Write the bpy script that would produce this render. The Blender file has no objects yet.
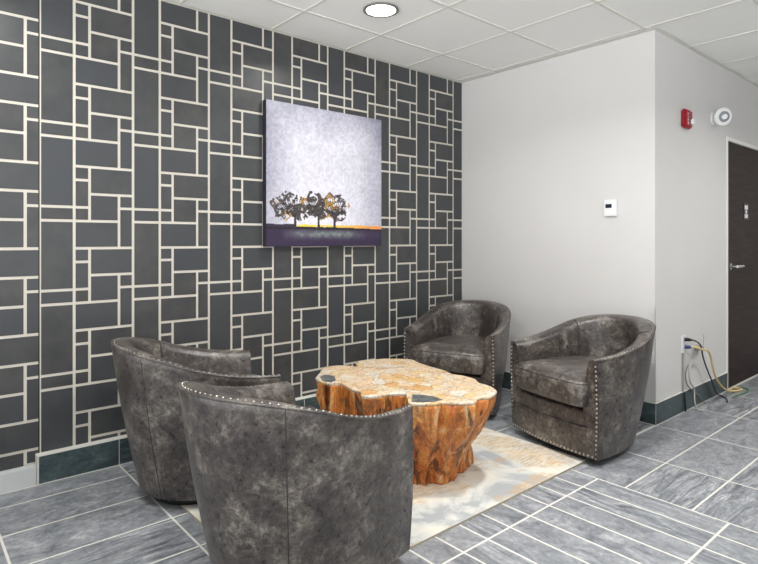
import bpy, bmesh, math, random
import numpy as np
from mathutils import Vector, Matrix, noise
PI = math.pi
SC = bpy.context.scene
COL = SC.collection

# ------------------------------------------------------------ camera, world, lights, exposure
CAMH = 1.211; CEIL = 2.59
cam_d = bpy.data.cameras.new('camera'); cam = bpy.data.objects.new('camera', cam_d); COL.objects.link(cam)
cam.location = (0, 0, CAMH)
cam.rotation_euler = (PI/2, 0, math.radians(49.23) - PI/2)
cam_d.sensor_width = 36.0
cam_d.lens = 562.6/758*36
cam_d.shift_y = -42.0/758
cam_d.clip_start = 0.05
SC.camera = cam
SC.view_settings.view_transform = 'Standard'; SC.view_settings.look = 'None'
SC.view_settings.gamma = 1; SC.view_settings.use_curve_mapping = False
SC.view_settings.exposure = -0.40

w = bpy.data.worlds.new('world'); SC.world = w; w.use_nodes = True
w.node_tree.nodes['Background'].inputs[0].default_value = (1.0, 0.99, 0.97, 1)
w.node_tree.nodes['Background'].inputs[1].default_value = 0.84
_nt = w.node_tree; _tc = _nt.nodes.new('ShaderNodeTexCoord'); _sx = _nt.nodes.new('ShaderNodeSeparateXYZ'); _rp = _nt.nodes.new('ShaderNodeValToRGB')
_mp = _nt.nodes.new('ShaderNodeMapRange'); _mp.inputs['From Min'].default_value = -1; _mp.inputs['From Max'].default_value = 1
_nt.links.new(_tc.outputs['Generated'], _sx.inputs[0]); _nt.links.new(_sx.outputs['Z'], _mp.inputs['Value']); _nt.links.new(_mp.outputs[0], _rp.inputs[0])
_rp.color_ramp.elements[0].position = .44; _rp.color_ramp.elements[0].color = (7.4, 7.4, 7.4, 1)     # brighter lower half, added to light the ceiling from below
_rp.color_ramp.elements[1].position = .52; _rp.color_ramp.elements[1].color = (1.0, 1.0, 1.0, 1)
_nt.links.new(_rp.outputs[0], _nt.nodes['Background'].inputs[0])

def area_light(name, loc, size, power, rot=(0, 0, 0), size_y=None, col=(1, .98, .95), spread=PI):
    l = bpy.data.lights.new(name, 'AREA'); l.energy = power; l.size = size; l.color = col; l.spread = spread
    if size_y: l.shape = 'RECTANGLE'; l.size_y = size_y
    else: l.shape = 'DISK'
    o = bpy.data.objects.new(name, l); COL.objects.link(o); o.location = loc; o.rotation_euler = rot
    return o
# ceiling lamps: first at the visible downlight, the others unseen, added as fill
DOWN = [(2.21, 2.545), (.355, 2.56), (2.185, 1.34), (.355, 1.34), (2.185, .12), (.355, .12), (4.625, .12), (5.84, .12)]
DOWN_W = [13, 12, 38, 16, 14, 12, 30, 14]
for i, (x, y) in enumerate(DOWN):
    area_light('downlight_and_fill', (x, y, CEIL-.012), .16, DOWN_W[i], spread=math.radians(150))
# unseen soft fill added behind the camera to brighten the room
area_light('fill_light', (-1.5, -.2, 1.35), 2.2, 16, rot=(math.radians(93), 0, math.radians(-72)), size_y=1.8, col=(.96, .98, 1))

# ------------------------------------------------------------ node helpers
def mat(name):
    m = bpy.data.materials.new(name); m.use_nodes = True
    nt = m.node_tree; b = nt.nodes['Principled BSDF']
    return m, nt, b
def srgb(*c):
    r = []
    for v in c:
        v /= 255.0
        r.append(v/12.92 if v <= .04045 else ((v+.055)/1.055)**2.4)
    return (*r, 1)
def simple(name, col, rough=.5, metal=0, spec=None, emis=None, es=0):
    m, nt, b = mat(name)
    b.inputs['Base Color'].default_value = col; b.inputs['Roughness'].default_value = rough
    b.inputs['Metallic'].default_value = metal
    if spec is not None: b.inputs['Specular IOR Level'].default_value = spec
    if emis: b.inputs['Emission Color'].default_value = emis; b.inputs['Emission Strength'].default_value = es
    return m
def N(nt, t, **kw):
    n = nt.nodes.new(t)
    for k, v in kw.items(): setattr(n, k, v)
    return n
def tex_noise(nt, vec, scale, detail=4, rough=.55, dist=0):
    n = N(nt, 'ShaderNodeTexNoise'); n.inputs['Scale'].default_value = scale
    n.inputs['Detail'].default_value = detail; n.inputs['Roughness'].default_value = rough
    n.inputs['Distortion'].default_value = dist
    nt.links.new(vec, n.inputs['Vector']); return n
def ramp(nt, fac, stops, interp='LINEAR'):
    r = N(nt, 'ShaderNodeValToRGB'); r.color_ramp.interpolation = interp
    e = r.color_ramp.elements
    e[0].position, e[0].color = stops[0]; e[1].position, e[1].color = stops[1]
    for p, c in stops[2:]:
        x = e.new(p); x.color = c
    nt.links.new(fac, r.inputs[0]); return r
def mix(nt, fac, a, b, mode='MIX'):
    m = N(nt, 'ShaderNodeMix', data_type='RGBA', blend_type=mode)
    if isinstance(fac, (int, float)): m.inputs[0].default_value = fac
    else: nt.links.new(fac, m.inputs[0])
    for s, v in ((6, a), (7, b)):
        if isinstance(v, tuple): m.inputs[s].default_value = v
        else: nt.links.new(v, m.inputs[s])
    return m.outputs[2]
def bump(nt, b, h, strength, dist=.01):
    n = N(nt, 'ShaderNodeBump'); n.inputs['Strength'].default_value = strength; n.inputs['Distance'].default_value = dist
    nt.links.new(h, n.inputs['Height']); nt.links.new(n.outputs[0], b.inputs['Normal'])
def objvec(nt): return N(nt, 'ShaderNodeTexCoord').outputs['Object']
def mapping(nt, vec, scale=(1, 1, 1), loc=(0, 0, 0), rot=(0, 0, 0)):
    m = N(nt, 'ShaderNodeMapping'); m.inputs['Scale'].default_value = scale
    m.inputs['Location'].default_value = loc; m.inputs['Rotation'].default_value = rot
    nt.links.new(vec, m.inputs['Vector']); return m.outputs[0]

# ------------------------------------------------------------ materials
def m_paint(name, col, bs=.08):
    m, nt, b = mat(name); v = objvec(nt)
    n = tex_noise(nt, v, 3, 3); c = ramp(nt, n.outputs[0], [(0.2, tuple(x*.965 for x in col[:3])+(1,)), (.8, col)])
    nt.links.new(c.outputs[0], b.inputs['Base Color']); b.inputs['Roughness'].default_value = .75
    b.inputs['Specular IOR Level'].default_value = .25
    n2 = tex_noise(nt, v, 260, 2); bump(nt, b, n2.outputs[0], bs, .002)
    return m
M_WALL = m_paint('painted_wall_grey', srgb(209, 208, 207))
M_TRIMW = simple('white_trim', srgb(226, 226, 222), .45)
M_CEIL = m_paint('ceiling_tile', srgb(238, 238, 235), .15)
M_TBAR = simple('ceiling_grid', srgb(214, 213, 206), .6)
M_GROUT = simple('wall_grout', srgb(203, 198, 187), .7)

def m_walltile():
    m, nt, b = mat('dark_wall_tile'); v = objvec(nt)
    a = N(nt, 'ShaderNodeAttribute', attribute_name='rnd')
    n = tex_noise(nt, v, 9, 5, .6); c = ramp(nt, n.outputs[0], [(.3, srgb(54, 55, 57)), (.7, srgb(73, 73, 72))])
    c2 = mix(nt, a.outputs['Fac'], c.outputs[0], srgb(60, 63, 67))
    nt.links.new(c2, b.inputs['Base Color'])
    n3 = tex_noise(nt, v, 60, 4)
    r = ramp(nt, n3.outputs[0], [(.3, (.30,)*3+(1,)), (.7, (.46,)*3+(1,))])
    nt.links.new(r.outputs[0], b.inputs['Roughness']); b.inputs['Specular IOR Level'].default_value = .5
    bump(nt, b, n3.outputs[0], .12, .002)
    return m
M_WTILE = m_walltile()

def m_floortile(name, base_lo, base_hi, light, dark, rough=(.28, .5)):
    m, nt, b = mat(name)
    a = N(nt, 'ShaderNodeAttribute', attribute_name='tv')        # tile-local coordinates + random offset
    v = a.outputs['Vector']
    s = N(nt, 'ShaderNodeAttribute', attribute_name='rnd')
    wv = mapping(nt, v, (1.2, 8, 1))
    n1 = tex_noise(nt, wv, 2.6, 10, .70, 1.6)
    n2 = tex_noise(nt, mapping(nt, v, (1, 1.7, 1)), 7, 10, .76, .9)
    r1 = ramp(nt, n1.outputs[0], [(.30, dark), (.46, base_lo), (.56, base_hi), (.70, light)])
    r2 = ramp(nt, n2.outputs[0], [(.28, dark), (.42, base_lo), (.58, base_hi), (.75, light)])
    sw = ramp(nt, s.outputs['Fac'], [(.45, (0, 0, 0, 1)), (.6, (1, 1, 1, 1))])
    c = mix(nt, sw.outputs[0], r2.outputs[0], r1.outputs[0])
    n4 = tex_noise(nt, v, 45, 4, .7)
    r4 = ramp(nt, n4.outputs[0], [(.3, (.74, .74, .74, 1)), (.7, (1.2, 1.2, 1.2, 1))])
    c = mix(nt, 1.0, c, r4.outputs[0], 'MULTIPLY')
    nt.links.new(c, b.inputs['Base Color'])
    rr = ramp(nt, n2.outputs[0], [(.3, (rough[0],)*3+(1,)), (.7, (rough[1],)*3+(1,))])
    nt.links.new(rr.outputs[0], b.inputs['Roughness']); b.inputs['Specular IOR Level'].default_value = .4
    bump(nt, b, n1.outputs[0], .15, .004)
    return m
M_FTILE = m_floortile('slate_floor_tile', srgb(120, 124, 129), srgb(149, 152, 156), srgb(194, 196, 196), srgb(74, 78, 87))
M_BTILE = m_floortile('dark_skirting_tile', srgb(52, 65, 68), srgb(74, 88, 91), srgb(112, 124, 124), srgb(30, 42, 50))
M_FGROUT = simple('floor_grout', srgb(205, 204, 197), .8)

def m_leather():
    m, nt, b = mat('distressed_grey_leather'); v = objvec(nt)
    n1 = tex_noise(nt, v, 8, 8, .78, .3)
    n2 = tex_noise(nt, v, 38, 9, .82, .5)
    n3 = tex_noise(nt, v, 230, 4)
    r1 = ramp(nt, n1.outputs[0], [(.38, srgb(46, 40, 40)), (.52, srgb(72, 66, 63)), (.66, srgb(118, 112, 106))])
    r2 = ramp(nt, n2.outputs[0], [(.36, (.50, .46, .50, 1)), (.50, (.90, .91, .89, 1)), (.60, (1.95, 1.95, 1.85, 1))])
    c = mix(nt, 1.0, r1.outputs[0], r2.outputs[0], 'MULTIPLY')
    nt.links.new(c, b.inputs['Base Color'])
    rr = ramp(nt, n2.outputs[0], [(.35, (.24,)*3+(1,)), (.65, (.42,)*3+(1,))])
    nt.links.new(rr.outputs[0], b.inputs['Roughness']); b.inputs['Specular IOR Level'].default_value = .6; b.inputs['Coat Weight'].default_value = .22; b.inputs['Coat Roughness'].default_value = .28
    ad = N(nt, 'ShaderNodeMath', operation='ADD'); nt.links.new(n2.outputs[0], ad.inputs[0]); nt.links.new(n3.outputs[0], ad.inputs[1])
    bump(nt, b, ad.outputs[0], .22, .004)
    return m
M_LEATHER = m_leather()
M_SEAM = simple('leather_seam', srgb(52, 47, 46), .5)
M_NAIL = simple('brushed_nickel_nailhead', srgb(186, 182, 174), .38, 1)
M_BLACK = simple('black_base', srgb(14, 14, 15), .45)

def m_rug():
    m, nt, b = mat('woven_rug'); v = objvec(nt)
    n1 = tex_noise(nt, v, 2.1, 5, .6, .7)
    c1 = ramp(nt, n1.outputs[0], [(.40, srgb(168, 172, 174)), (.46, srgb(200, 202, 198)), (.54, srgb(220, 216, 204))])
    n2 = tex_noise(nt, mapping(nt, v, (1, 1.2, 1), (4.3, 1.7, 0)), 2.6, 5, .6, .8)
    blob = ramp(nt, n2.outputs[0], [(.46, (0, 0, 0, 1)), (.53, (1, 1, 1, 1))])
    n3 = tex_noise(nt, mapping(nt, v, (9, 60, 1), rot=(0, 0, .6)), 1.6, 4, .7, .5)
    st = ramp(nt, n3.outputs[0], [(.40, (.08, .08, .08, 1)), (.60, (.78, .78, .78, 1))])
    f = mix(nt, 1.0, blob.outputs[0], st.outputs[0], 'MULTIPLY')
    tc = ramp(nt, tex_noise(nt, v, 6, 3).outputs[0], [(.4, srgb(204, 166, 108)), (.6, srgb(176, 152, 124))])
    c = mix(nt, f, c1.outputs[0], tc.outputs[0])
    n5 = tex_noise(nt, v, 300, 3)
    r5 = ramp(nt, n5.outputs[0], [(.3, (.86, .86, .86, 1)), (.7, (1.06, 1.06, 1.06, 1))])
    c = mix(nt, 1.0, c, r5.outputs[0], 'MULTIPLY')
    nt.links.new(c, b.inputs['Base Color']); b.inputs['Roughness'].default_value = .95
    b.inputs['Specular IOR Level'].default_value = .1
    bump(nt, b, n5.outputs[0], .5, .003)
    return m
M_RUG = m_rug()

def m_bark():
    m, nt, b = mat('polished_root_wood'); v = objvec(nt)
    n1 = tex_noise(nt, mapping(nt, v, (1, 1, .28)), 16, 8, .68, 1.1)
    n2 = tex_noise(nt, mapping(nt, v, (1, 1, .5)), 6, 4, .6, .6)
    n3 = tex_noise(nt, v, 55, 6, .7, .5)
    n4 = tex_noise(nt, mapping(nt, v, (1, 1, .16)), 13, 5, .6, .8)
    crk = ramp(nt, n4.outputs[0], [(.41, (.14, .07, .04, 1)), (.46, (1, 1, 1, 1))])
    c1 = ramp(nt, n1.outputs[0], [(.34, srgb(50, 20, 10)), (.42, srgb(158, 72, 22)), (.50, srgb(212, 116, 34)), (.57, srgb(232, 160, 80)), (.64, srgb(244, 220, 180))])
    c2 = ramp(nt, n2.outputs[0], [(.35, srgb(150, 74, 36)), (.65, srgb(224, 158, 82))])
    c = mix(nt, .4, c1.outputs[0], c2.outputs[0])
    r3 = ramp(nt, n3.outputs[0], [(.30, (.45, .36, .32, 1)), (.5, (1, 1, 1, 1)), (.7, (1.15, 1.12, 1.1, 1))])
    c = mix(nt, .8, c, r3.outputs[0], 'MULTIPLY')
    c = mix(nt, .85, c, crk.outputs[0], 'MULTIPLY')
    nt.links.new(c, b.inputs['Base Color']); b.inputs['Roughness'].default_value = .32
    b.inputs['Coat Weight'].default_value = .3; b.inputs['Coat Roughness'].default_value = .15
    bump(nt, b, n1.outputs[0], .9, .02)
    return m
M_BARK = m_bark()
def m_tabletop():
    m, nt, b = mat('bleached_root_slice'); v = objvec(nt)
    vv = N(nt, 'ShaderNodeVectorMath', operation='ADD')
    d = tex_noise(nt, v, 9, 3); sc = N(nt, 'ShaderNodeVectorMath', operation='SCALE'); sc.inputs['Scale'].default_value = .09
    nt.links.new(d.outputs['Color'], sc.inputs[0]); nt.links.new(v, vv.inputs[0]); nt.links.new(sc.outputs[0], vv.inputs[1])
    vo = N(nt, 'ShaderNodeTexVoronoi', feature='F1'); vo.inputs['Scale'].default_value = 14
    nt.links.new(vv.outputs[0], vo.inputs['Vector'])
    ve = N(nt, 'ShaderNodeTexVoronoi', feature='DISTANCE_TO_EDGE'); ve.inputs['Scale'].default_value = 14
    nt.links.new(vv.outputs[0], ve.inputs['Vector'])
    sep = N(nt, 'ShaderNodeSeparateColor'); nt.links.new(vo.outputs['Color'], sep.inputs[0])
    pc = ramp(nt, sep.outputs[0], [(0, srgb(206, 192, 170)), (.35, srgb(202, 180, 154)), (.6, srgb(200, 199, 192)), (.88, srgb(204, 182, 136)), (1, srgb(194, 158, 112))])
    n2 = tex_noise(nt, mapping(nt, vv.outputs[0], (1, 2.4, 1)), 14, 8, .78, 2.6)
    r2 = ramp(nt, n2.outputs[0], [(.38, (.46, .31, .20, 1)), (.47, (.95, .88, .78, 1)), (.7, (1.12, 1.12, 1.12, 1))])
    c = mix(nt, 1.0, pc.outputs[0], r2.outputs[0], 'MULTIPLY')
    er = ramp(nt, ve.outputs['Distance'], [(.0, srgb(120, 74, 40)), (.035, (1, 1, 1, 1))])
    c = mix(nt, .6, c, er.outputs[0], 'MULTIPLY')
    nt.links.new(c, b.inputs['Base Color']); b.inputs['Roughness'].default_value = .35
    bump(nt, b, n2.outputs[0], .2, .004)
    return m
M_TOP = m_tabletop()
def m_slate():
    m, nt, b = mat('dark_resin_inlay'); v = objvec(nt)
    n = tex_noise(nt, v, 20, 6, .7); c = ramp(nt, n.outputs[0], [(.35, srgb(50, 56, 60)), (.7, srgb(120, 124, 122))])
    nt.links.new(c.outputs[0], b.inputs['Base Color']); b.inputs['Roughness'].default_value = .3
    return m
M_SLATE = m_slate()
def m_door():
    m, nt, b = mat('dark_wood_laminate'); v = objvec(nt)
    n = tex_noise(nt, mapping(nt, v, (1.5, 1, 26)), 2, 8, .65, .3)
    c = ramp(nt, n.outputs[0], [(.3, srgb(22, 14, 14)), (.5, srgb(38, 25, 22)), (.7, srgb(64, 46, 40))])
    nt.links.new(c.outputs[0], b.inputs['Base Color']); b.inputs['Roughness'].default_value = .5; b.inputs['Specular IOR Level'].default_value = .2
    return m
M_DOOR = m_door()
M_CHROME = simple('satin_chrome', srgb(205, 205, 205), .22, 1)
M_RED = simple('red_plastic', srgb(150, 10, 30), .35)
M_WHITEP = simple('white_plastic', srgb(228, 229, 230), .35)
M_LENS = simple('clear_lens', srgb(235, 238, 242), .1)
M_LCD = simple('dark_display', srgb(28, 34, 50), .2)
M_GREYP = simple('grey_plastic', srgb(140, 142, 144), .4)
M_LAMP = simple('lamp_lens', (1, 1, 1, 1), .5, emis=(1, .99, .97, 1), es=9)
M_RING = simple('lamp_ring', srgb(120, 120, 118), .4, .4)
M_CANVSIDE = simple('canvas_edge', srgb(34, 32, 46), .8)

# ------------------------------------------------------------ mesh helpers
def finish(me, name, mats, parent=None, smooth=False, loc=None):
    if not isinstance(mats, (list, tuple)): mats = [mats]
    for m in mats: me.materials.append(m)
    if smooth: me.polygons.foreach_set('use_smooth', [True]*len(me.polygons))
    me.update()
    o = bpy.data.objects.new(name, me); COL.objects.link(o)
    if parent is not None: o.parent = parent
    if loc is not None: o.location = loc
    return o
def from_vf(name, vs, fs, mats, parent=None, smooth=False, mi=None, loc=None):
    me = bpy.data.meshes.new(name); me.from_pydata([tuple(v) for v in vs], [], fs); me.validate(clean_customdata=False)
    bm = bmesh.new(); bm.from_mesh(me); bmesh.ops.recalc_face_normals(bm, faces=bm.faces); bm.to_mesh(me); bm.free()
    if mi: me.polygons.foreach_set('material_index', mi)
    return finish(me, name, mats, parent, smooth, loc)
class MB:
    def __init__(s): s.v = []; s.f = []; s.m = []
    def add(s, vs, fs, m=0):
        k = len(s.v); s.v += [tuple(v) for v in vs]; s.f += [tuple(i+k for i in f) for f in fs]; s.m += [m]*len(fs)
    def box(s, x0, x1, y0, y1, z0, z1, m=0):
        s.add([(x0,y0,z0),(x1,y0,z0),(x1,y1,z0),(x0,y1,z0),(x0,y0,z1),(x1,y0,z1),(x1,y1,z1),(x0,y1,z1)],
              [(0,3,2,1),(4,5,6,7),(0,1,5,4),(1,2,6,5),(2,3,7,6),(3,0,4,7)], m)
    def tube(s, pts, r, seg=8, m=0, caps=True):
        pts = [Vector(p) for p in pts]; n = len(pts)
        T = [(pts[min(i+1, n-1)]-pts[max(i-1, 0)]).normalized() for i in range(n)]
        u = T[0].orthogonal().normalized(); vs = []
        for i in range(n):
            u = (u - T[i]*u.dot(T[i])).normalized(); w_ = T[i].cross(u)
            rr = r[i] if isinstance(r, (list, tuple)) else r
            for k in range(seg):
                a = 2*PI*k/seg; vs.append(pts[i] + (u*math.cos(a)+w_*math.sin(a))*rr)
        fs = [(i*seg+k, i*seg+(k+1) % seg, (i+1)*seg+(k+1) % seg, (i+1)*seg+k) for i in range(n-1) for k in range(seg)]
        if caps: fs += [tuple(range(seg))[::-1], tuple(range((n-1)*seg, n*seg))]
        s.add(vs, fs, m)
    def lathe(s, prof, seg=32, m=0, mtx=None):
        # prof: (r, z) list, axis z
        vs = []; 
        for r, z in prof:
            for k in range(seg):
                a = 2*PI*k/seg; vs.append(Vector((r*math.cos(a), r*math.sin(a), z)))
        if mtx: vs = [mtx @ v for v in vs]
        n = len(prof)
        fs = [(i*seg+k, i*seg+(k+1) % seg, (i+1)*seg+(k+1) % seg, (i+1)*seg+k) for i in range(n-1) for k in range(seg)]
        fs += [tuple(range(seg))[::-1], tuple(range((n-1)*seg, n*seg))]
        s.add(vs, fs, m)
    def build(s, name, mats, parent=None, smooth=False, bevel=0, loc=None, auto=False):
        me = bpy.data.meshes.new(name); me.from_pydata(s.v, [], s.f)
        bm = bmesh.new(); bm.from_mesh(me)
        if bevel:
            bmesh.ops.bevel(bm, geom=bm.edges[:], offset=bevel, segments=2, affect='EDGES', clamp_overlap=True)
        bmesh.ops.recalc_face_normals(bm, faces=bm.faces); bm.to_mesh(me); bm.free()
        if not bevel: me.polygons.foreach_set('material_index', s.m)
        o = finish(me, name, mats, parent, smooth, loc)
        if auto:
            me.set_sharp_from_angle(angle=math.radians(40))
        return o
def tag(o, label=None, cat=None, group=None, kind=None):
    if label: o['label'] = label
    if cat: o['category'] = cat
    if group: o['group'] = group
    if kind: o['kind'] = kind
    return o
def empty(name, loc=(0, 0, 0), rz=0):
    o = bpy.data.objects.new(name, None); COL.objects.link(o); o.location = loc; o.rotation_euler = (0, 0, rz); o.empty_display_size = .1
    return o
def copy_tree(o, parent=None):
    c = o.copy(); COL.objects.link(c)
    if parent is not None: c.parent = parent
    for ch in [x for x in list(COL.objects) if x.parent == o]: copy_tree(ch, c)
    return c
def catmull(P, n):
    P = [Vector(p) for p in P]; out = []; m = len(P)
    for i in range(m-1):
        a = P[i-1] if i > 0 else P[0]*2-P[1]; b = P[i]; c = P[i+1]; d = P[i+2] if i+2 < m else P[-1]*2-P[-2]
        for k in range(n):
            t = k/n
            out.append(.5*((2*b)+(c-a)*t+(2*a-5*b+4*c-d)*t*t+(3*b-a-3*c+d)*t**3))
    out.append(P[-1]); return out
def set_attrs(me, rnd, tv=None):
    """rnd: per-face value; tv: per-loop vectors"""
    a = me.attributes.new('rnd', 'FLOAT', 'FACE'); a.data.foreach_set('value', rnd)
    if tv is not None:
        b = me.attributes.new('tv', 'FLOAT_VECTOR', 'CORNER'); b.data.foreach_set('vector', tv)

# ------------------------------------------------------------ setting
XW, YA, YC = 3.775, 3.262, 1.610          # white wall plane, patterned wall plane, far white wall plane
YB = 3.205                                # face of the skirting under the patterned wall
rng = random.Random(7)

def tiled(name, rects, mats, z, grout_rect, thick=.004, axis='z', plane=0, sgn=1, kind='structure', gap=.0035, long_axis=None, gz=None):
    """tiles as raised slabs over a grout bed. rects: (a0,a1,b0,b1) in plane coords. axis 'z' floor, 'y' wall (a=x,b=z)"""
    vs = []; fs = []; mi = []; rn = []; tv = []
    def P(a, b, h):
        if axis == 'z': return (a, b, plane+h)
        if axis == 'y': return (a, plane-h, b)
        return (plane-h, a, b)
    def quad(pts, m, r, tvs):
        k = len(vs); vs.extend(pts); fs.append((k, k+1, k+2, k+3)); mi.append(m); rn.append(r)
        for t in tvs: tv.extend(t)
    for (a0, a1, b0, b1) in grout_rect:
        quad([P(a0, b0, 0), P(a1, b0, 0), P(a1, b1, 0), P(a0, b1, 0)], 0, 0, [(0, 0, 0)]*4)
    for (a0, a1, b0, b1) in rects:
        a0 += gap; a1 -= gap; b0 += gap; b1 -= gap
        if a1-a0 < .003 or b1-b0 < .003: continue
        r = rng.random(); ox, oy, oz = rng.random()*50, rng.random()*50, rng.random()*50
        def t(a, b):
            if (a1-a0) >= (b1-b0): return (ox+a, oy+b, oz)
            return (ox+b, oy+a, oz)
        q = [(a0, b0), (a1, b0), (a1, b1), (a0, b1)]
        quad([P(a, b, thick) for a, b in q], 1, r, [t(a, b) for a, b in q])
        for i in range(4):
            (a, b), (c, d) = q[i], q[(i+1) % 4]
            quad([P(a, b, 0), P(c, d, 0), P(c, d, thick), P(a, b, thick)], 1, r, [t(a, b), t(c, d), t(c, d), t(a, b)])
    me = bpy.data.meshes.new(name); me.from_pydata(vs, [], fs)
    me.polygons.foreach_set('material_index', mi); set_attrs(me, rn, tv)
    o = finish(me, name, mats); 
    if kind: o['kind'] = kind
    return o

# floor: 0.6 x 0.3 slate tiles, with a field of narrow planks in front of the rug
X0, X1, Y0, Y1 = -1.6, 6.7, -2.5, YA
rects = []
PX0, PX1, PYT = .918, 2.706, 1.437+.592       # plank field
def clip(a0, a1, b0, b1, A0, A1, B0, B1):
    a0 = max(a0, A0); a1 = min(a1, A1); b0 = max(b0, B0); b1 = min(b1, B1)
    if a1-a0 > .008 and b1-b0 > .008: rects.append((a0, a1, b0, b1))
x = PX1
while x > PX0+.01:
    y = PYT
    while y > Y0:
        clip(max(x-.1475, PX0), x, y-.592, y, PX0, PX1, Y0, PYT); y -= .592
    x -= .1475
for i in range(-8, 8):                      # left zone
    for j in range(-20, 8):
        a0 = .918+.59*i; b0 = 2.152+.2945*j
        if i < 0: clip(a0, a0+.59, b0, b0+.2945, X0, PX0, Y0, YB)
        else: clip(a0, a0+.59, b0, b0+.2945, PX0, PX1, PYT, YB)
for i in range(-3, 9):                      # right zone
    for j in range(-20, 8):
        a0 = 3.175+.597*i; b0 = 1.297+.304*j
        clip(a0, a0+.597, b0, b0+.304, PX1, XW-.01 if b0+.1 > YC else X1, Y0, YC if True else 0)
        clip(a0, a0+.597, b0, b0+.304, PX1, XW-.012, YC, YB)
floor = tiled('floor', rects, [M_FGROUT, M_FTILE], 0, [(X0, X1, Y0, YC), (X0, XW, YC, YA+.05)], thick=.0004, plane=-.0004, gap=.0048)

# ceiling: suspended 2 ft tiles in a grid
mb = MB(); gx0, gy0, g = 1.878, 2.256, .6083
mb.box(X0, X1, Y0, YA+.05, CEIL+.004, CEIL+.05, 0)
bw = .0095
ys = [gy0+g*k for k in range(-12, 3)]; xs = [gx0+g*k for k in range(-9, 10)]
for xx in xs:
    if X0 < xx < X1: mb.box(xx-bw, xx+bw, Y0, YA, CEIL-.001, CEIL+.005, 1)
for yy in ys:
    if Y0 < yy < YA: mb.box(X0, X1, yy-bw, yy+bw, CEIL-.0012, CEIL+.005, 1)
ceil = mb.build('ceiling', [M_CEIL, M_TBAR]); ceil['kind'] = 'structure'
# wall angles where the ceiling meets the walls
mb = MB(); mb.box(XW-.022, XW, YC-.022, YA-.004, CEIL-.003, CEIL-.0013); mb.box(XW, X1, YC-.022, YC, CEIL-.003, CEIL-.0013)
mb.box(X0, XW-.022, YA-.026, YA-.004, CEIL-.003, CEIL-.0013)
o = mb.build('trim_1', M_TBAR); o['kind'] = 'structure'

# white walls
mb = MB(); mb.box(XW, XW+.12, YC+.12, YA+.1, 0, CEIL+.004); o = mb.build('wall_right', M_WALL); o['kind'] = 'structure'
DX0, DX1, DH = 5.112, 6.03, 2.025
mb = MB(); mb.box(XW, DX0, YC, YC+.12, 0, CEIL+.004); mb.box(DX1, X1, YC, YC+.12, 0, CEIL+.004); mb.box(DX0, DX1, YC, YC+.12, DH, CEIL+.004)
o = mb.build('wall_back', M_WALL); o['kind'] = 'structure'

mb = MB(); mb.box(X1, X1+.1, Y0, YC+.12, 0, CEIL+.004); o = mb.build('shade_wall_end', M_WALL); o['kind'] = 'structure'  # unseen wall added to cut light reaching the far white wall
mb = MB(); mb.box(2.6, X1, Y0-.1, Y0, 0, CEIL+.004); o = mb.build('shade_wall_front', M_WALL); o['kind'] = 'structure'  # unseen partial wall, added to block light from the open side
# patterned wall: grout-coloured bed + raised dark tiles
U = .0736; V = .0717; Z0 = 1.598
XS = .556                                    # panel seam
ZB = .094
wr = []
def wclip(a0, a1, b0, b1, A0, A1):
    a0 = max(a0, A0); a1 = min(a1, A1); b0 = max(b0, ZB-.01); b1 = min(b1, CEIL)
    if a1-a0 > .012 and b1-b0 > .012: wr.append((a0, a1, b0, b1))
cell = [(0, 1, 0, 1), (0, 1, 1, 3), (0, 1, 3, 4), (1, 4, 0, 2), (1, 3, 2, 4), (3, 4, 2, 3), (3, 4, 3, 6), (0, 3, 4, 6)]
pl = [(4, 6, 3, 4), (4, 6, 4, 9)]
for k in range(-9, 8):
    ax = .712+6*U*k
    for j in range(-4, 6):
        az = Z0+6*V*j
        for (a, b, c, d) in cell+pl:
            r = (ax+a*U, ax+b*U, az-d*V, az-c*V)
            if ax+a*U > XS-.02: wclip(XS-.001 if abs(r[0]-XS) < .02 else r[0], *r[1:], XS-.001, XW)
        r_off = XS+.011-(.712-2*U)           # the left panel is cut at the seam
        for (a, b, c, d) in cell+pl:
            r = (ax+a*U+r_off, ax+b*U+r_off, az-d*V, az-c*V)
            if ax+a*U+r_off < XS-.02: wclip(*r, X0, XS+.0015)
pw = tiled('wall_left', wr, [M_GROUT, M_WTILE], 0, [(XS, XW, 0, CEIL+.003), (X0, XS-.006, 0, CEIL+.003)], thick=.0025, axis='y', plane=YA, gap=.0072)
mb = MB(); mb.box(X0, XW+.1, YA+.001, YA+.12, 0, CEIL+.003)
o = mb.build('wall_left_core', M_BLACK, parent=pw)

# skirtings
def skirting(name, axis, plane, a0, a1, joints, h=.142, depth=.012):
    rs = []; js = [a0]+[j for j in joints if a0 < j < a1]+[a1]
    for p, q in zip(js[:-1], js[1:]): rs.append((p, q, .002, h))
    o = tiled(name, rs, [M_FGROUT, M_BTILE], 0, [(a0, a1, 0, h)], thick=.0015, axis=axis, plane=plane, gap=.0025, kind='structure')
    return o
b1 = skirting('baseboard_left', 'y', YB, .541, XW-.012, [.918+.59*k for k in range(0, 6)], h=.1405)
mb = MB(); mb.box(.536, XW-.012, YB+.0001, YA-.004, 0, .1405); mb.build('baseboard_cap', M_FGROUT, parent=b1)
b2 = skirting('baseboard_right', 'x', XW-.010, YC-.011, YB, [YC+.3+.6*k for k in range(4)])
mb = MB(); mb.box(XW-.0099, XW-.0001, YC-.0105, YB, 0, .142); mb.build('baseboard_cap', M_FGROUT, parent=b2)
b3 = skirting('baseboard_back', 'y', YC-.010, XW-.011, DX0-.026, [4.35, 4.95])
mb = MB(); mb.box(XW-.0105, DX0-.026, YC-.0099, YC-.0001, 0, .142); mb.build('baseboard_cap', M_FGROUT, parent=b3)
mb = MB(); mb.box(X0, .534, YB+.004, YA-.004, 0, .092)
o = mb.build('baseboard_front', simple('pale_skirting', srgb(196, 199, 200), .5), bevel=.002); o['kind'] = 'structure'
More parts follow.
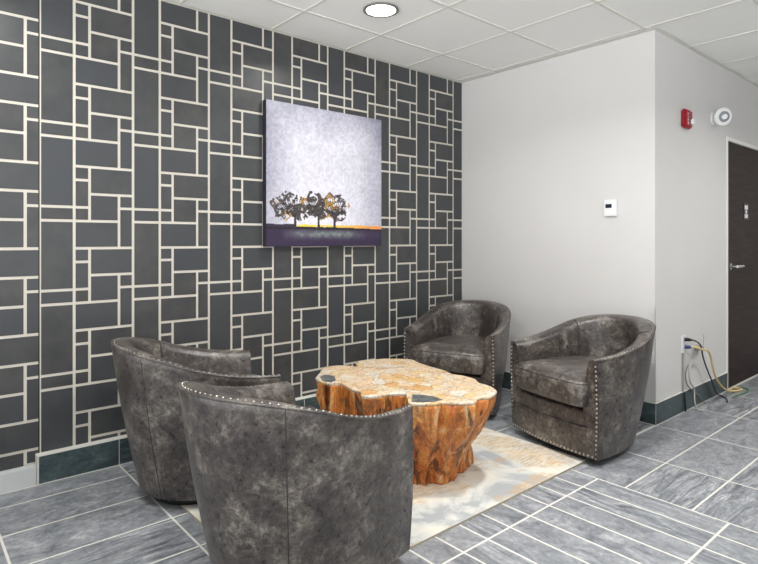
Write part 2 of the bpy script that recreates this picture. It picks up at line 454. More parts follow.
# low corner guard
mb = MB(); mb.box(XW-.0015, XW+.002, YC-.0015, YC+.022, .143, .78); mb.box(XW-.0015, XW+.022, YC-.0015, YC, .143, .78)
o = mb.build('trim_2', simple('corner_guard', srgb(205, 205, 202), .35)); o['kind'] = 'structure'

# door
dr = empty('door_1', (DX0, YC, 0)); dr['kind'] = 'structure'
mb = MB(); fw = .024
mb.box(-fw, .008, -.006, .10, 0, DH+fw); mb.box(DX1-DX0-.008, DX1-DX0+fw, -.006, .10, 0, DH+fw); mb.box(.008, DX1-DX0-.008, -.006, .10, DH-.008, DH+fw)
mb.build('door_frame', M_TRIMW, dr, bevel=.002)
mb = MB(); mb.box(.012, DX1-DX0-.012, .0005, .045, .004, DH-.012); lf = mb.build('door_leaf', M_DOOR, dr, bevel=.0015)
mb = MB(); mb.box(.008, DX1-DX0-.008, -.004, .11, .0003, .0035); mb.build('threshold', M_FGROUT, dr)
mb = MB()
mb.lathe([(.028, 0), (.028, .006), (.012, .008), (.012, .05), (.0, .05)], 20, mtx=Matrix.Translation((.075, .0005, .995)) @ Matrix.Rotation(PI/2, 4, 'X'))
mb.tube([(.075, -.048, .995), (.10, -.050, .995), (.23, -.048, .995)], [.012, .013, .010], 10)
mb.build('door_handle', M_CHROME, lf, smooth=True, auto=True)
sg = MB(); sg.box(.395, .515, -.003, .0004, 1.385, 1.525)
sgo = sg.build('room_sign', simple('black_plate', srgb(20, 20, 24), .4), lf)
sg = MB(); sg.box(.418, .496, -.004, -.0031, 1.474, 1.510); sg.box(.438, .476, -.004, -.0031, 1.440, 1.470); sg.box(.418, .496, -.004, -.0031, 1.400, 1.434)
sg.build('sign_symbol', M_WHITEP, sgo)

# ------------------------------------------------------------ recessed ceiling downlights
def downlight(x, y, label):
    r = empty('recessed_downlight', (x, y, CEIL)); tag(r, label, 'ceiling light', 'recessed downlights in the tiled ceiling')
    m = MB(); m.lathe([(.089, -.0015), (.107, -.0015), (.107, -.006), (.097, -.010), (.089, -.006), (.089, -.0015)], 40)
    m.build('trim_ring', M_RING, r, smooth=True)
    m = MB(); m.lathe([(.0005, -.002), (.089, -.002), (.089, -.005), (.0005, -.0075)], 40); m.build('lens', M_LAMP, r, smooth=True)
    return r
downlight(*DOWN[0], 'round recessed downlight lit in the ceiling above the framed tree canvas')
# ------------------------------------------------------------ canvas picture
def canvas():
    ax0, ax1, az0, az1 = 1.812, 2.794, 1.168, 2.118; yf = 3.212
    r = empty('canvas_picture', ((ax0+ax1)/2, YA-.003, az0)); tag(r, 'square canvas print of three trees under a pale sky hung on dark patterned wall', 'picture')
    ox, oy, oz = r.location
    m = MB(); m.box(ax0-ox, ax1-ox, yf+.001-oy, YA-.003-oy, 0, az1-az0)
    m.build('canvas_frame', M_CANVSIDE, r, bevel=.003)
    W, Hh = 300, 290
    R_ = np.random.RandomState(3)
    u, v = np.meshgrid(np.linspace(0, 1, W), np.linspace(0, 1, Hh))
    def sm(n, seed):
        q = np.random.RandomState(seed).rand(n+2, n+2); xi = u*n; yi = v*n; i = xi.astype(int); j = yi.astype(int); fx = xi-i; fy = yi-j
        fx = fx*fx*(3-2*fx); fy = fy*fy*(3-2*fy)
        return (q[j, i]*(1-fx)+q[j, i+1]*fx)*(1-fy)+(q[j+1, i]*(1-fx)+q[j+1, i+1]*fx)*fy
    nz = .5*sm(6, 1)+.25*sm(14, 2)+.15*sm(40, 3)+.3*R_.rand(Hh, W)
    edge = np.maximum(np.abs(u-.5)*2, np.clip((v-.45)/.55, 0, 1))
    d = np.clip(edge-.55, 0, 1)/.45*.55 + (nz-.6)*.35 + .35*np.clip(u+v-1.72, 0, 1)/.28
    d = np.clip(d, 0, 1)[..., None]
    C = np.array([194, 193, 204.])*(1-d)+np.array([122, 123, 140.])*d
    C += (R_.rand(Hh, W, 1)-.5)*26 + ((sm(60, 11)-.5)*22)[..., None]
    bright = np.exp(-(((u-.45)/.5)**2+((v-.22)/.22)**2))[..., None]; C += bright*20
    # ground
    hz = .137+.010*np.sin(u*9)*(u < .22)+.004*sm(30, 9)
    g_ = (v < hz)
    G = np.zeros((Hh, W, 3)); G[:] = (44, 32, 60)
    gg = np.exp(-((v-.088)/.030)**2)*(.5+.7*sm(40, 5)*R_.rand(Hh, W)*1.6)*np.clip((u-.1)/.15, 0, 1)*np.clip((.9-u)/.2, .15, 1)
    G += gg[..., None]*np.array([70, 92, 62.]); G += (R_.rand(Hh, W, 1)-.5)*22
    G[(v > .118)] *= .55
    C[g_] = G[g_]
    # lit field strip along the horizon
    top = .158-.006*sm(20, 8); bot = .140-.022*np.clip(u-.5, 0, 1)
    s_ = (v > bot) & (v < top) & (u > .24)
    yc = np.stack([225+0*u, 200-55*np.clip((u-.5)*2.2, 0, 1), 70+10*u], -1)+(R_.rand(Hh, W, 1)-.5)*50
    C[s_] = yc[s_]
    C[(v > .135) & (v < .150+.012*sm(12, 4)) & (u < .22)] = (45, 38, 56)
    # trees
    def blob(cx, cy, rad, col, a=.85):
        i0, i1 = int((cx-rad)*W), int((cx+rad)*W)+2; j0, j1 = int((cy-rad)*Hh), int((cy+rad)*Hh)+2
        i0 = max(i0, 0); j0 = max(j0, 0)
        uu = u[j0:j1, i0:i1]; vv = v[j0:j1, i0:i1]; mk = ((uu-cx)**2+(vv-cy)**2) < rad*rad
        C[j0:j1, i0:i1][mk] = C[j0:j1, i0:i1][mk]*(1-a)+np.array(col)*a
    def stroke(x0, y0, x1, y1, r0, r1, col):
        n = 60
        for k in range(n+1):
            t = k/n; blob(x0+(x1-x0)*t, y0+(y1-y0)*t, r0+(r1-r0)*t, col, 1)
    Q = random.Random(5); dk = (38, 34, 42)
    trees = [(.222, .125, .185, .274, .145, .108), (.415, .125, .375, .284, .100, .106), (.553, .125, .545, .280, .135, .110)]
    for ti, (tx, ty, cx, cy, rx, ry) in enumerate(trees):
        stroke(tx, ty, tx+(.0), cy-.05, .011, .007, dk)
        for k in range(16):
            a = PI*(.06+.88*k/15); ex = cx+rx*.85*math.cos(a); ey = cy+ry*.8*math.sin(a)-.015; mx = (tx+ex)/2; my = cy-.04+.3*(ey-cy)
            stroke(tx, cy-.07, mx, my, .005, .0035, dk); stroke(mx, my, ex, ey, .0035, .002, dk)
        for k in range(3000):
            a = Q.random()*2*PI; q = Q.random()**.55
            px = cx+rx*q*math.cos(a)*(1+.12*math.sin(5*a)); py = cy+ry*q*math.sin(a)*(1+.10*math.sin(7*a+1))
            if py < cy-ry*.85+.03*math.sin(40*px): continue
            if noise.noise(Vector((px*34, py*34, ti*3))) < -.10: continue
            gold = noise.noise(Vector((px*9+5, py*9, 2)))+(.35 if px > .47 else -.05)*(1 if py > .27 else -.2)
            col = dk if Q.random() < .55 else (80, 72, 62)
            if gold > .2 and Q.random() < .5: col = (196, 150, 60)
            blob(px, py, .0022+.0032*Q.random(), col, .8)
    C = np.clip(C, 0, 255)/255.; L = np.where(C <= .04045, C/12.92, ((C+.055)/1.055)**2.4)
    vs = np.stack([ax0-ox+u*(ax1-ax0)*.9985+.0007, np.full_like(u, yf-oy), v*(az1-az0)*.9985+.0007], -1).reshape(-1, 3)
    fs = [(j*W+i, j*W+i+1, (j+1)*W+i+1, (j+1)*W+i) for j in range(Hh-1) for i in range(W-1)]
    me = bpy.data.meshes.new('printed_face'); me.from_pydata(vs.tolist(), [], fs)
    ca = me.color_attributes.new('print', 'FLOAT_COLOR', 'POINT')
    ca.data.foreach_set('color', np.concatenate([L.reshape(-1, 3), np.ones((W*Hh, 1))], 1).ravel().astype(np.float32))
    mt, nt, b = mat('printed_canvas'); at = N(nt, 'ShaderNodeAttribute', attribute_name='print')
    nt.links.new(at.outputs['Color'], b.inputs['Base Color']); b.inputs['Roughness'].default_value = .7
    finish(me, 'printed_face', mt, r)
canvas()

# ------------------------------------------------------------ rug
RX0, RX1, RY0, RY1 = .99, 2.862, 1.588, 3.12
rug = empty('area_rug', ((RX0+RX1)/2, (RY0+RY1)/2, 0)); tag(rug, 'cream and tan abstract area rug under the tree stump table', 'rug')
mb = MB(); a, b_ = (RX1-RX0)/2, (RY1-RY0)/2
nx, ny = 60, 50; vs = []; 
for j in range(ny+1):
    for i in range(nx+1):
        x = -a+2*a*i/nx; y = -b_+2*b_*j/ny
        vs.append((x, y, .0095+.0006*noise.noise(Vector((x*9, y*9, 0)))))
fs = [(j*(nx+1)+i, j*(nx+1)+i+1, (j+1)*(nx+1)+i+1, (j+1)*(nx+1)+i) for j in range(ny) for i in range(nx)]
mb.add(vs, fs)
mb.build('rug_pile', M_RUG, rug, smooth=True)
mb = MB(); mb.box(-a, a, -b_, -b_+.006, .0005, .009); mb.box(-a, a, b_-.006, b_, .0005, .009); mb.box(-a, -a+.006, -b_, b_, .0005, .009); mb.box(a-.006, a, -b_, b_, .0005, .009)
mb.build('bound_edge', simple('rug_binding', srgb(170, 160, 140), .9), rug)

# ------------------------------------------------------------ root table
def root_table():
    cx, cy = 2.09, 2.22; TZ = .462
    t = empty('tree_stump_table', (cx, cy, .0105)); tag(t, 'low coffee table cut from a gnarled orange tree root with pale top', 'coffee table')
    P = [(1.744,2.55),(1.819,2.625),(1.90,2.70),(1.974,2.724),(2.041,2.684),(2.086,2.615),(2.14,2.70),(2.202,2.725),(2.315,2.69),(2.38,2.65),(2.463,2.55),(2.43,2.44),
         (2.41,2.32),(2.399,2.206),(2.37,2.12),(2.386,2.045),(2.375,1.959),(2.33,1.90),(2.32,1.821),(2.281,1.748),(2.229,1.715),(2.161,1.70),(2.10,1.72),(2.036,1.688),(1.96,1.74),(1.924,1.785),
         (1.889,1.793),(1.797,1.873),(1.904,1.981),(1.838,2.047),(1.77,2.06),(1.708,2.103),(1.745,2.165),(1.75,2.25),(1.778,2.36),(1.735,2.40),(1.715,2.47)]
    P = [Vector((p[0]-cx, p[1]-cy, 0)) for p in P]
    Cc = P+[P[0]]
    ring = catmull(Cc, 6)[:-1]                                    # outline of the top
    n = len(ring)
    # body: loft from the outline down to a narrower foot
    lev = 46; vs = []
    FP = [(-180, .27), (-150, .25), (-128, .275), (-108, .31), (-95, .335), (-84, .33), (-72, .315), (-58, .335), (-44, .375), (-30, .34), (-5, .30), (30, .33), (60, .36), (95, .33), (130, .36), (155, .33), (180, .27)]
    def FR(a):
        d = math.degrees(a)
        for (p, q), (r_, t_) in zip(FP[:-1], FP[1:]):
            if p <= d <= r_: k = (d-p)/(r_-p); k = k*k*(3-2*k); return q+(t_-q)*k
        return .3
    H_ = TZ-.0105-.015
    for j in range(lev+1):
        s = j/lev                                                 # 0 top .. 1 bottom
        z = H_*(1-s)
        for i, p in enumerate(ring):
            a = math.atan2(p.y, p.x); r = p.length
            fr = FR(a)
            e = max(0, (s-.03)/.97)*1.0; e = e*e*(3-2*e)*.55+e*.45
            rr = r*(1-e)+min(fr*.95, r*1.05)*e
            rr += .020*math.sin(PI*min(1, s*1.1))*math.sin(3*a+1)
            ridg = 0.0
            q = Vector((math.cos(a)*2.6, math.sin(a)*2.6, z*.8))
            ridg += (1-abs(noise.noise(q*2.2)*2))*.040
            ridg += (1-abs(noise.noise(q*5.0+Vector((7, 3, 1)))*2))*.024
            ridg += noise.noise(Vector((math.cos(a)*9, math.sin(a)*9, z*9)))*.012
            ridg += noise.noise(Vector((math.cos(a)*24, math.sin(a)*24, z*34)))*.008
            k = min(1, s*7)*.95+.05
            rr = rr+(ridg-.036)*k*(1-.35*s)
            flare = .012*max(0, (s-.9)/.1)
            vs.append((math.cos(a)*(rr+flare), math.sin(a)*(rr+flare), z))
    fs = [(j*n+i, j*n+(i+1) % n, (j+1)*n+(i+1) % n, (j+1)*n+i) for j in range(lev) for i in range(n)]
    fs += [tuple(range(n))[::-1], tuple(range(lev*n, (lev+1)*n))]
    body = from_vf('root_trunk', vs, fs, M_BARK, t, smooth=True)
    # knots: deep dark hollows on the front are short lofted pockets
    # top slab
    vs = []; prof = [(1.0, 0), (1.004, .002), (1.004, .010), (.998, .0135), (.985, .015)]
    for sc_, z in prof:
        for i, p in enumerate(ring):
            wob = 1+.006*noise.noise(Vector((p.x*30, p.y*30, z*80)))
            vs.append((p.x*sc_*wob, p.y*sc_*wob, H_+z))
    m_ = len(prof)
    fs = [(j*n+i, j*n+(i+1) % n, (j+1)*n+(i+1) % n, (j+1)*n+i) for j in range(m_-1) for i in range(n)]
    # concentric rings inwards for a slightly uneven top
    base = (m_-1)*n
    for k in range(1, 9):
        sc_ = .985*(1-k/9.0)
        for i, p in enumerate(ring):
            vs.append((p.x*sc_, p.y*sc_, H_+.015+.0015*noise.noise(Vector((p.x*sc_*12, p.y*sc_*12, 3)))))
        for i in range(n):
            fs.append((base+(k-1)*n+i, base+(k-1)*n+(i+1) % n, base+k*n+(i+1) % n, base+k*n+i))
    vs.append((0, 0, H_+.015)); c_ = len(vs)-1
    for i in range(n): fs.append((base+8*n+i, base+8*n+(i+1) % n, c_))
    fs.append(tuple(range(n))[::-1])
    from_vf('table_top', vs, fs, M_TOP, t, smooth=True)
    # dark inlays
    def inlay(pts):
        m = MB(); q = [Vector((a_-cx, b_-cy, 0)) for a_, b_ in pts]; k = len(q)
        m.add([(p.x, p.y, H_+.010) for p in q]+[(p.x, p.y, H_+.0175) for p in q],
              [tuple(range(k))[::-1], tuple(range(k, 2*k))]+[(i, (i+1) % k, k+(i+1) % k, k+i) for i in range(k)])
        o = m.build('dark_inlay', M_SLATE, t); o['label'] = 'dark grey stone-like inlay'
    inlay([(1.812, 1.872), (1.90, 1.955), (1.925, 1.93), (1.955, 1.86), (1.945, 1.80), (1.893, 1.806), (1.85, 1.835)])
    inlay([(1.738, 2.40), (1.79, 2.43), (1.83, 2.50), (1.815, 2.56), (1.765, 2.54), (1.728, 2.47)])
root_table()

# ------------------------------------------------------------ barrel swivel chair
TOPO = [(.372, .332), (.28, .340), (.15, .345), (.0, .338), (-.12, .310), (-.222, .252), (-.292, .164), (-.328, .076), (-.335, 0)]
BOTO = [(.362, .325), (.27, .320), (.17, .305), (.05, .276), (-.055, .234), (-.13, .180), (-.183, .112), (-.208, .050), (-.213, 0)]
TOPZ = [.572, .578, .594, .630, .672, .702, .718, .724, .725]
THK = [.060, .066, .074, .082, .088, .092, .092, .092, .092]
def full(P):
    P = [Vector(p if len(p) == 3 else (p[0], p[1], 0)) for p in P]
    c = catmull(P, 7); return c+[Vector((p.x, -p.y, p.z)) for p in reversed(c[:-1])]
to = full([(x, y, z) for (x, y), z in zip(TOPO, TOPZ)]); bo = full([(x, y, .04) for x, y in BOTO])
th = full([(t, 0, 0) for t in THK]); th = [t.x for t in th]
for i in range(len(th)): th[i] = abs(th[i])
NS = len(to)
def inward(i):
    a = to[max(i-1, 0)]; b = to[min(i+1, NS-1)]; d = (b-a); d.z = 0; d.normalize()
    q = Vector((d.y, -d.x, 0))
    c = Vector((.05, 0, 0))-to[i]
    if i in (0, NS-1): return Vector((0, -1 if to[i].y > 0 else 1, 0))
    return q if q.dot(c) > 0 else -q
INN = [inward(i) for i in range(NS)]
def make_chair():
    root = empty('swivel_barrel_chair')
    # shell cross sections
    secs = []
    for i in range(NS):
        T, B, q, t = to[i], bo[i], INN[i], th[i]
        drop = .012+.002*min(1, abs(i/(NS-1)-.5)*2)
        sec = []
        for s in (0, .12, .25, .4, .55, .7, .85, .95):
            p = B.lerp(T, s); p = p - q*(.010*math.sin(PI*s)); p.z = .04+(T.z-.04)*s
            sec.append(p)
        hz = T.z
        sec += [Vector((T.x, T.y, hz-.008)), T+q*.004+Vector((0, 0, 0)), T+q*t*.30+Vector((0, 0, .004)), T+q*t*.65+Vector((0, 0, -.002)), T+q*t*.92+Vector((0, 0, -drop)), T+q*t+Vector((0, 0, -drop-.02))]
        # inner face, leaning in to the seat
        Ti = T+q*t; 
        zt = hz-drop-.04
        for k_, ins in ((0, .15), (.33, .5), (.66, .85), (1, 1.0)):
            base_ = Ti+q*(.028*ins); sec.append(Vector((base_.x, base_.y, zt+(.36-zt)*k_)))
        for z_ in (.20, .045):
            base_ = (Ti+q*.028).lerp(B+q*.10, (.38-z_)/.335*.8); sec.append(Vector((base_.x, base_.y, z_)))
        # bulging inner back
        secs.append(sec)
    m = len(secs[0]); vs = [p for s in secs for p in s]
    # front ends: flat faces
    fs = [(i*m+k, i*m+(k+1) % m, (i+1)*m+(k+1) % m, (i+1)*m+k) for i in range(NS-1) for k in range(m)]
    fs += [tuple(range(m)), tuple(range((NS-1)*m, NS*m))[::-1]]
    sh = from_vf('barrel_shell', vs, fs, M_LEATHER, root, smooth=True)
    sh.data.set_sharp_from_angle(angle=math.radians(50))
    # piping around the outer rim and down the front edges
    def outer(i, s, off=0):
        T, B, q = to[i], bo[i], INN[i]; p = B.lerp(T, s)-q*(.010*math.sin(PI*s)+off); p.z = .04+(T.z-.04)*s; return p
    pm = MB(); pts = [to[i]+Vector((0, 0, -.002))+INN[i]*.002 for i in range(NS)]
    pm.tube(pts, .0048, 8)
    pm.build('piping', M_LEATHER, root, smooth=True)
    # upholstery seams
    for i in (15, 41, NS-1-15, NS-1-41):
        pass
    for i in (35, NS-1-35):
        sm = MB(); sm.tube([outer(i, s, -.0003) for s in [k/14 for k in range(15)]], .0022, 6); sm.build('outer_seam', M_SEAM, root, smooth=True)
    for i in (29, NS-1-29):
        sm = MB(); pp = [secs[i][k]+INN[i]*.000 for k in (10, 11, 12, 13, 14, 15, 16, 17)]; sm.tube(pp, .0045, 6); sm.build('inner_seam', M_SEAM, root, smooth=True)
    # front rail: lower panel bowed outwards, between and flush with the posts
    def rail(z0, z1, xoff, bow, ymax, name, back=.0, round_=.012, nz=6):
        ny = 24; V_ = []; F_ = []
        rows = [(0, z0+.0), (1, z0+round_*.6)]+[(1, z0+(z1-z0)*k/nz) for k in range(1, nz)]+[(1, z1-round_*.6), (.35, z1), (0, z1)]
        for r_i, (o_, z) in enumerate(rows):
            for i in range(ny+1):
                y = -ymax+2*ymax*i/ny
                xx = .335+xoff+bow*(1-(y/ymax)**2) - (1-o_)*round_
                if r_i in (0, len(rows)-1): xx = .30
                V_.append((xx, y, z))
        nr = len(rows)
        F_ += [(a*(ny+1)+i, a*(ny+1)+i+1, (a+1)*(ny+1)+i+1, (a+1)*(ny+1)+i) for a in range(nr-1) for i in range(ny)]
        F_ += [tuple(a*(ny+1) for a in range(nr)), tuple(a*(ny+1)+ny for a in range(nr))[::-1]]
        F_ += [tuple(range(ny+1))+tuple((nr-1)*(ny+1)+i for i in range(ny, -1, -1))]
        o = from_vf(name, V_, F_, M_LEATHER, root, smooth=True); o.data.set_sharp_from_angle(angle=math.radians(50)); return o
    rail(.042, .200, .034, .034, .318, 'front_panel', round_=.007)
    rail(.194, .288, .024, .034, .290, 'seat_deck', round_=.014)
    # seat cushion
    half = [(.438, 0), (.436, .12), (.428, .220), (.412, .262), (.365, .272), (.20, .262), (.05, .246), (-.08, .212), (-.17, .150), (-.205, .07), (-.212, 0)]
    half = [(x, y, 0) for x, y in half]
    hc = catmull(half, 4); ol = hc+[Vector((p.x, -p.y, 0)) for p in reversed(hc[1:-1])]
    no = len(ol); C_ = Vector((.09, 0, 0)); V_ = []; F_ = []
    zs = [(.0, .312), (.5, .307), (.9, .306), (.97, .312), (1.0, .330), (1.008, .365), (1.006, .405), (.992, .432), (.955, .447), (.90, .458), (.8, .468), (.6, .480), (.35, .487), (.0, .489)]
    for sc_, z in zs:
        if sc_ == 0: V_.append((C_.x, 0, z)); continue
        for p in ol:
            q = C_+(p-C_)*sc_
            V_.append((q.x, q.y, z+.003*noise.noise(q*7)*(1 if z > .44 else 0)))
    # indices
    idx = []; k = 0
    for sc_, z in zs:
        idx.append(k); k += 1 if sc_ == 0 else no
    for r_i in range(1, len(zs)-2):
        for i in range(no): F_.append((idx[r_i]+i, idx[r_i]+(i+1) % no, idx[r_i+1]+(i+1) % no, idx[r_i+1]+i))
    for i in range(no):
        F_.append((0, idx[1]+(i+1) % no, idx[1]+i)); F_.append((idx[-1], idx[-2]+i, idx[-2]+(i+1) % no))
    cu = from_vf('seat_cushion', V_, F_, M_LEATHER, root, smooth=True)
    pm = MB(); lp = [C_+(p-C_)*.984+Vector((0, 0, .438)) for p in ol]; lp += [lp[0]]
    pm.tube(lp, .0035, 6, caps=False); pm.build('cushion_welt', M_LEATHER, cu, smooth=True)
    # swivel base
    bm_ = MB(); bm_.lathe([(.001, .0), (.212, .0), (.216, .006), (.216, .022), (.205, .032), (.10, .034), (.10, .046), (.001, .046)], 48)
    bm_.build('swivel_base', M_BLACK, root, smooth=True, auto=True, loc=(.05, 0, 0))
    # nailheads: (position, normal)
    nails = []
    def along(pts, nrm, step):
        acc = 0; out = []
        for a, b, n_ in zip(pts[:-1], pts[1:], nrm):
            L = (b-a).length
            while acc < L: out.append((a+(b-a)*(acc/L), n_)); acc += step
            acc -= L
        return out
    rimp = [to[i]+INN[i]*.013+Vector((0, 0, .0022)) for i in range(NS)]; rimn = [(Vector((0, 0, 1))-INN[i]*.5).normalized() for i in range(NS)]
    nails += [(p, n_, .60) for p, n_ in along(rimp, rimn, .0245)]
    for sg_ in (1, -1):
        i = 0 if sg_ > 0 else NS-1
        pp = [bo[i].lerp(to[i], s)+Vector((.0005, 0, 0)) for s in (0, .25, .5, .75, .97)]
        for k, s in enumerate((0, .25, .5, .75, .97)):
            pp[k].z = .05+(to[i].z-.045)*s; pp[k].y -= sg_*.010
            pp[k].y += sg_*.010*math.sin(PI*s)
        nails += [(p, n_, 1) for p, n_ in along(pp, [Vector((1, 0, 0))]*4, .0245)]
    yy = [-.305+.61*k/30 for k in range(31)]
    pp = [Vector((.369+.034*(1-(y/.318)**2)+.0005, y, .056)) for y in yy]
    nails += [(p, n_, 1) for p, n_ in along(pp, [Vector((1, 0, 0))]*30, .0245)]
    me = bpy.data.meshes.new('nailhead'); m2 = MB(); m2.lathe([(.0062, -.001), (.0064, .0005), (.0052, .0024), (.0028, .0036), (.0003, .004)], 8)
    me.from_pydata(m2.v, [], m2.f); me.polygons.foreach_set('use_smooth', [True]*len(me.polygons)); me.materials.append(M_NAIL); me.update()
    return root, nails, me
def dress(root, nails, me, pos, rz):
    """one chair's nailheads: the 100 that show largest as parts, the rest as one part"""
    R3 = Matrix.Rotation(rz, 4, 'Z'); base_ = Vector(pos)
    camv = Vector((0, 0, CAMH)); sc = []
    for p, n_, _s in nails:
        wp = base_+R3 @ p; wn = R3 @ n_; d = camv-wp; c = d.normalized().dot(wn)
        sc.append((-(c if c > 0 else c*.01-.0)/d.length, len(sc)))
    sc.sort(); rest = MB()
    def mtx(p, n_, s_): return Matrix.Translation(p) @ n_.to_track_quat('Z', 'Y').to_matrix().to_4x4() @ Matrix.Diagonal((s_, s_, s_, 1))
    for rank, (_, i) in enumerate(sc):
        p, n_, s_ = nails[i]
        if rank < 98:
            o = bpy.data.objects.new('nailhead', me); COL.objects.link(o); o.parent = root; o.matrix_local = mtx(p, n_, s_)
        else:
            M_ = mtx(p, n_, s_); rest.add([M_ @ v.co for v in me.vertices], [tuple(f.vertices) for f in me.polygons])
    if rest.v:
        o = rest.build('nailhead_row', M_NAIL, root, smooth=True); o['kind'] = 'stuff'

CH = [  # front-mid x, y, facing angle (deg), label
    (1.435, 2.585, -15.0, 'grey distressed leather barrel chair nearest the patterned wall, its back to the camera'),
    (1.388, 1.838, 14.5, 'grey leather barrel chair in the foreground with nailheads along its rim, seen from behind'),
    (2.905, 2.645, 201.0, 'grey leather barrel chair in the far corner behind the stump table, facing the camera'),
    (2.880, 1.820, 167.7, 'grey leather barrel chair against the white wall, beside the corner, with studded front'),
]
root, nails, nme = make_chair()
chairs = [root]+[copy_tree(root) for _ in range(3)]
for o, (fx, fy, deg, lab) in zip(chairs, CH):
    a = math.radians(deg); fm = .368
    zb = .0105 if False else .0
    o.location = (fx-fm*math.cos(a), fy-fm*math.sin(a), .0115 if fx < 2 else .0005); o.rotation_euler = (0, 0, a)
    tag(o, lab, 'armchair', 'barrel chairs around the stump table')
    dress(o, nails, nme, o.location, a)

# ------------------------------------------------------------ wall fittings
# thermostat on the white wall
t = empty('thermostat', (XW, 1.9035, 1.376)); tag(t, 'small white thermostat with dark display on the white wall above the chairs', 'thermostat')
m = MB(); m.box(-.024, 0, -.044, .044, 0, .115); m.build('casing', M_WHITEP, t, bevel=.004)
m = MB(); m.box(-.0252, -.0238, -.012, .033, .057, .084); m.build('display', M_LCD, t)
# fire alarm
f = empty('fire_alarm', (4.185, YC, 2.0)); tag(f, 'red fire alarm strobe with white lens high on the white wall', 'fire alarm')
m = MB(); m.box(0, .125, -.036, 0, 0, .132); m.build('housing', M_RED, f, bevel=.012)
m = MB(); m.box(.078, .120, -.056, -.035, .028, .066); m.build('strobe_lens', M_LENS, f, bevel=.006)
m = MB()
def glyph(m, ch, x, z, w_, h_, y):
    t_ = w_*.24
    if ch in 'FIRE': m.box(x, x+t_, y, y+.001, z, z+h_) if ch != 'I' else m.box(x+w_*.38, x+w_*.38+t_, y, y+.001, z, z+h_)
    if ch in 'FRE': m.box(x, x+w_, y, y+.001, z+h_-t_, z+h_); m.box(x, x+w_*.85, y, y+.001, z+h_*.46, z+h_*.46+t_)
    if ch == 'E': m.box(x, x+w_, y, y+.001, z, z+t_)
    if ch == 'R': m.box(x+w_-t_, x+w_, y, y+.001, z+h_*.5, z+h_); m.add([(x+w_*.35, y, z+h_*.46), (x+w_*.6, y, z+h_*.46), (x+w_, y, z), (x+w_*.72, y, z)], [(0, 1, 2, 3)])
for k, ch in enumerate('FIRE'): glyph(m, ch, .030, .088-.021*k, .020, .016, -.0372)
m.build('lettering', M_WHITEP, f)
# smoke / strobe detector
s = empty('smoke_detector', (4.79, YC, 2.15)); tag(s, 'round white detector head on the white wall beside the red fire alarm', 'smoke detector')
RX = Matrix.Rotation(PI/2, 4, 'X')
m = MB(); m.lathe([(.001, 0), (.050, 0), (.052, .006), (.046, .016), (.022, .022), (.020, .060), (.001, .062)], 32, mtx=RX); m.build('mounting_base', M_WHITEP, s, smooth=True, auto=True)
TH = Matrix.Translation((-.012, -.072, 0)) @ Matrix.Rotation(math.radians(-38), 4, 'Z') @ Matrix.Rotation(math.radians(10), 4, 'X') @ RX
m = MB(); m.lathe([(.001, -.018), (.045, -.016), (.064, -.004), (.068, .010), (.062, .020), (.048, .022), (.001, .020)], 36, mtx=TH); m.build('head', M_WHITEP, s, smooth=True, auto=True)
m = MB(); m.lathe([(.036, .020), (.041, .024), (.038, .031), (.030, .031), (.027, .022)], 32, mtx=TH); m.build('sensor_ring', M_GREYP, s, smooth=True, auto=True)
m = MB(); m.lathe([(.001, .020), (.022, .022), (.020, .034), (.001, .038)], 24, mtx=TH); m.build('sensor_lens', M_LENS, s, smooth=True, auto=True)
# outlet
ou = empty('wall_outlet', (4.19, YC, .415)); tag(ou, 'white wall outlet plate with two plugs in it near the door', 'wall outlet')
m = MB(); m.box(0, .078, -.007, 0, 0, .122); m.build('cover_plate', M_WHITEP, ou, bevel=.002)
for z in (.018, .068):
    m = MB(); m.box(.022, .056, -.0085, -.0068, z, z+.034); so = m.build('socket', M_WHITEP, ou, bevel=.0005)
    g2 = MB(); g2.box(.030, .0325, -.0092, -.0086, z+.012, z+.026); g2.box(.045, .0475, -.0092, -.0086, z+.012, z+.026); g2.build('slot', M_BLACK, so)

def wl(px, py, y):                       # point of the wall strip a given distance in front of the far wall
    th_ = math.radians(49.2956); F = (math.cos(th_), math.sin(th_)); R = (math.sin(th_), -math.cos(th_))
    u_ = (px-379)/562.6; dx = F[0]+u_*R[0]; dy = F[1]+u_*R[1]; d = y/dy
    return (d*dx, y, CAMH-d*(py-240)/562.6)
def cable(name, label, pts, r, col, plug=None):
    m_ = simple(name+'_jacket', col, .5)
    pts = [Vector(p) for p in pts]
    m = MB(); m.tube(catmull(pts, 8), r, 8)
    if plug:
        e = empty(name, pts[0]); tag(e, label, 'cable', None)
        m.v = [tuple(Vector(v)-pts[0]) for v in m.v]
        m.build('cord', m_, e, smooth=True)
        d = (pts[1]-pts[0]).normalized()
        k = MB(); k.tube([Vector((0, 0, 0)), d*.012, d*.035, d*.055], [.013, .014, .012, .005], 12); k.build('plug', plug, e, smooth=True, auto=True)
        return e
    return tag(m.build(name, m_, smooth=True), label, 'cable')
yk = YC
PB = (4.23, yk-.009, .51); PW = (4.23, yk-.009, .455)
cable('power_cord', 'black cord with black plug running from the outlet down to the floor', [PB, (4.27, yk-.05, .505), (4.36, yk-.06, .47), (4.43, yk-.05, .42), (4.47, yk-.045, .36), (4.55, yk-.04, .27), (4.66, yk-.04, .15), (4.77, yk-.035, .04), (4.84, yk-.05, .006), (4.78, yk-.10, .006), (4.70, yk-.13, .006)], .0055, srgb(40, 44, 48), M_BLACK)
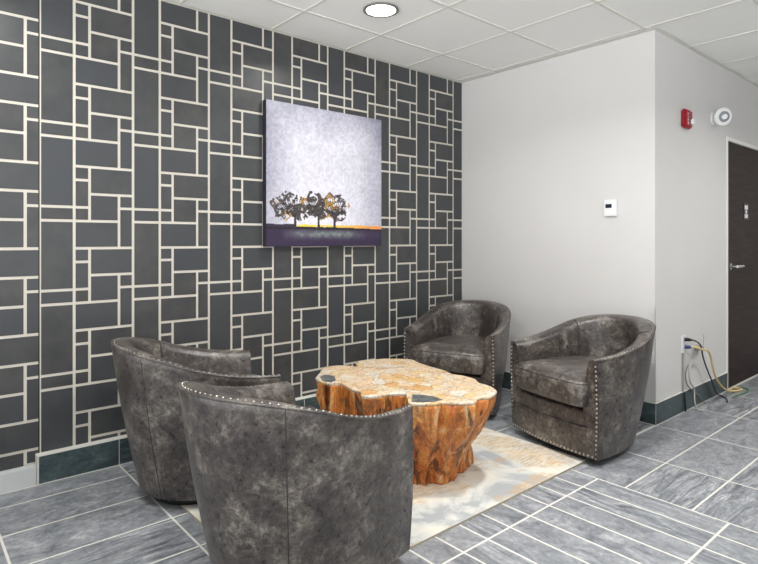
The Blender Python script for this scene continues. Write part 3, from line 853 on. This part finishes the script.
cable('extension_cable', 'tan cable with blue plug drooping from the outlet and coiling by the door', [PW, (4.28, yk-.06, .455), (4.36, yk-.085, .43), (4.46, yk-.08, .41), (4.53, yk-.075, .36), (4.60, yk-.072, .24), (4.72, yk-.070, .13), (4.88, yk-.070, .05), (5.05, yk-.07, .012), (5.16, yk-.09, .010), (5.19, yk-.05, .012), (5.12, yk-.03, .014), (5.04, yk-.05, .012)], .007, srgb(214, 186, 130), simple('blue_plug', srgb(28, 52, 110), .4))
cable('network_cable', 'green cable lying on the floor beside the door frame', [(5.25, yk-.04, .0055), (5.24, yk-.10, .0055), (5.15, yk-.135, .0055), (5.03, yk-.13, .0055), (4.93, yk-.115, .0055), (4.86, yk-.12, .0055)], .005, srgb(72, 120, 78))
cable('coaxial_cable', 'light grey cable hanging in a loop below the plugs', [(4.44, yk-.022, .402), (4.40, yk-.03, .37), (4.30, yk-.03, .34), (4.265, yk-.028, .28), (4.275, yk-.028, .21), (4.33, yk-.028, .165), (4.35, yk-.03, .135), (4.33, yk-.040, .06), (4.33, yk-.06, .0065), (4.31, yk-.10, .006)], .0055, srgb(172, 170, 164))
cable('telephone_cable', 'thin grey cable bowed against the wall below the outlet', [(4.27, yk-.015, .32), (4.235, yk-.015, .27), (4.25, yk-.015, .20), (4.30, yk-.018, .155), (4.40, yk-.025, .10), (4.50, yk-.022, .05), (4.55, yk-.03, .0045), (4.59, yk-.05, .0045)], .004, srgb(120, 118, 114))
cr = empty('cord_cover', (4.212, YC, 0)); tag(cr, 'grey vertical cord cover strip running down from the outlet to the floor', 'cord cover')
m = MB(); m.box(-.008, .008, -.010, -.0003, .143, .414); m.build('cover_strip', simple('grey_strip', srgb(150, 147, 142), .5), cr, bevel=.002)
m = MB(); m.tube([(0, -.018, .145), (0, -.020, .08), (.002, -.022, .006)], .006, 8); m.build('cord', M_BLACK, cr, smooth=True)
cn = empty('cable_splitter', (4.46, yk-.022, .42)); tag(cn, 'small grey cable splitter with thin antenna wire hanging in front of the wall', 'cable splitter')
m = MB(); m.box(-.05, .06, -.012, .012, -.014, .012); m.build('body', M_GREYP, cn, bevel=.003)
m = MB(); m.tube([(.055, 0, 0), (.085, 0, .02), (.09, 0, .09)], .0022, 6); m.build('antenna', M_GREYP, cn, smooth=True)
m = MB(); m.tube([(-.05, 0, .0), (-.075, 0, .02), (-.04, 0, .035), (0, 0, .02)], .003, 6); m.build('pigtail', simple('tan_lead', srgb(206, 186, 150), .5), cn, smooth=True)
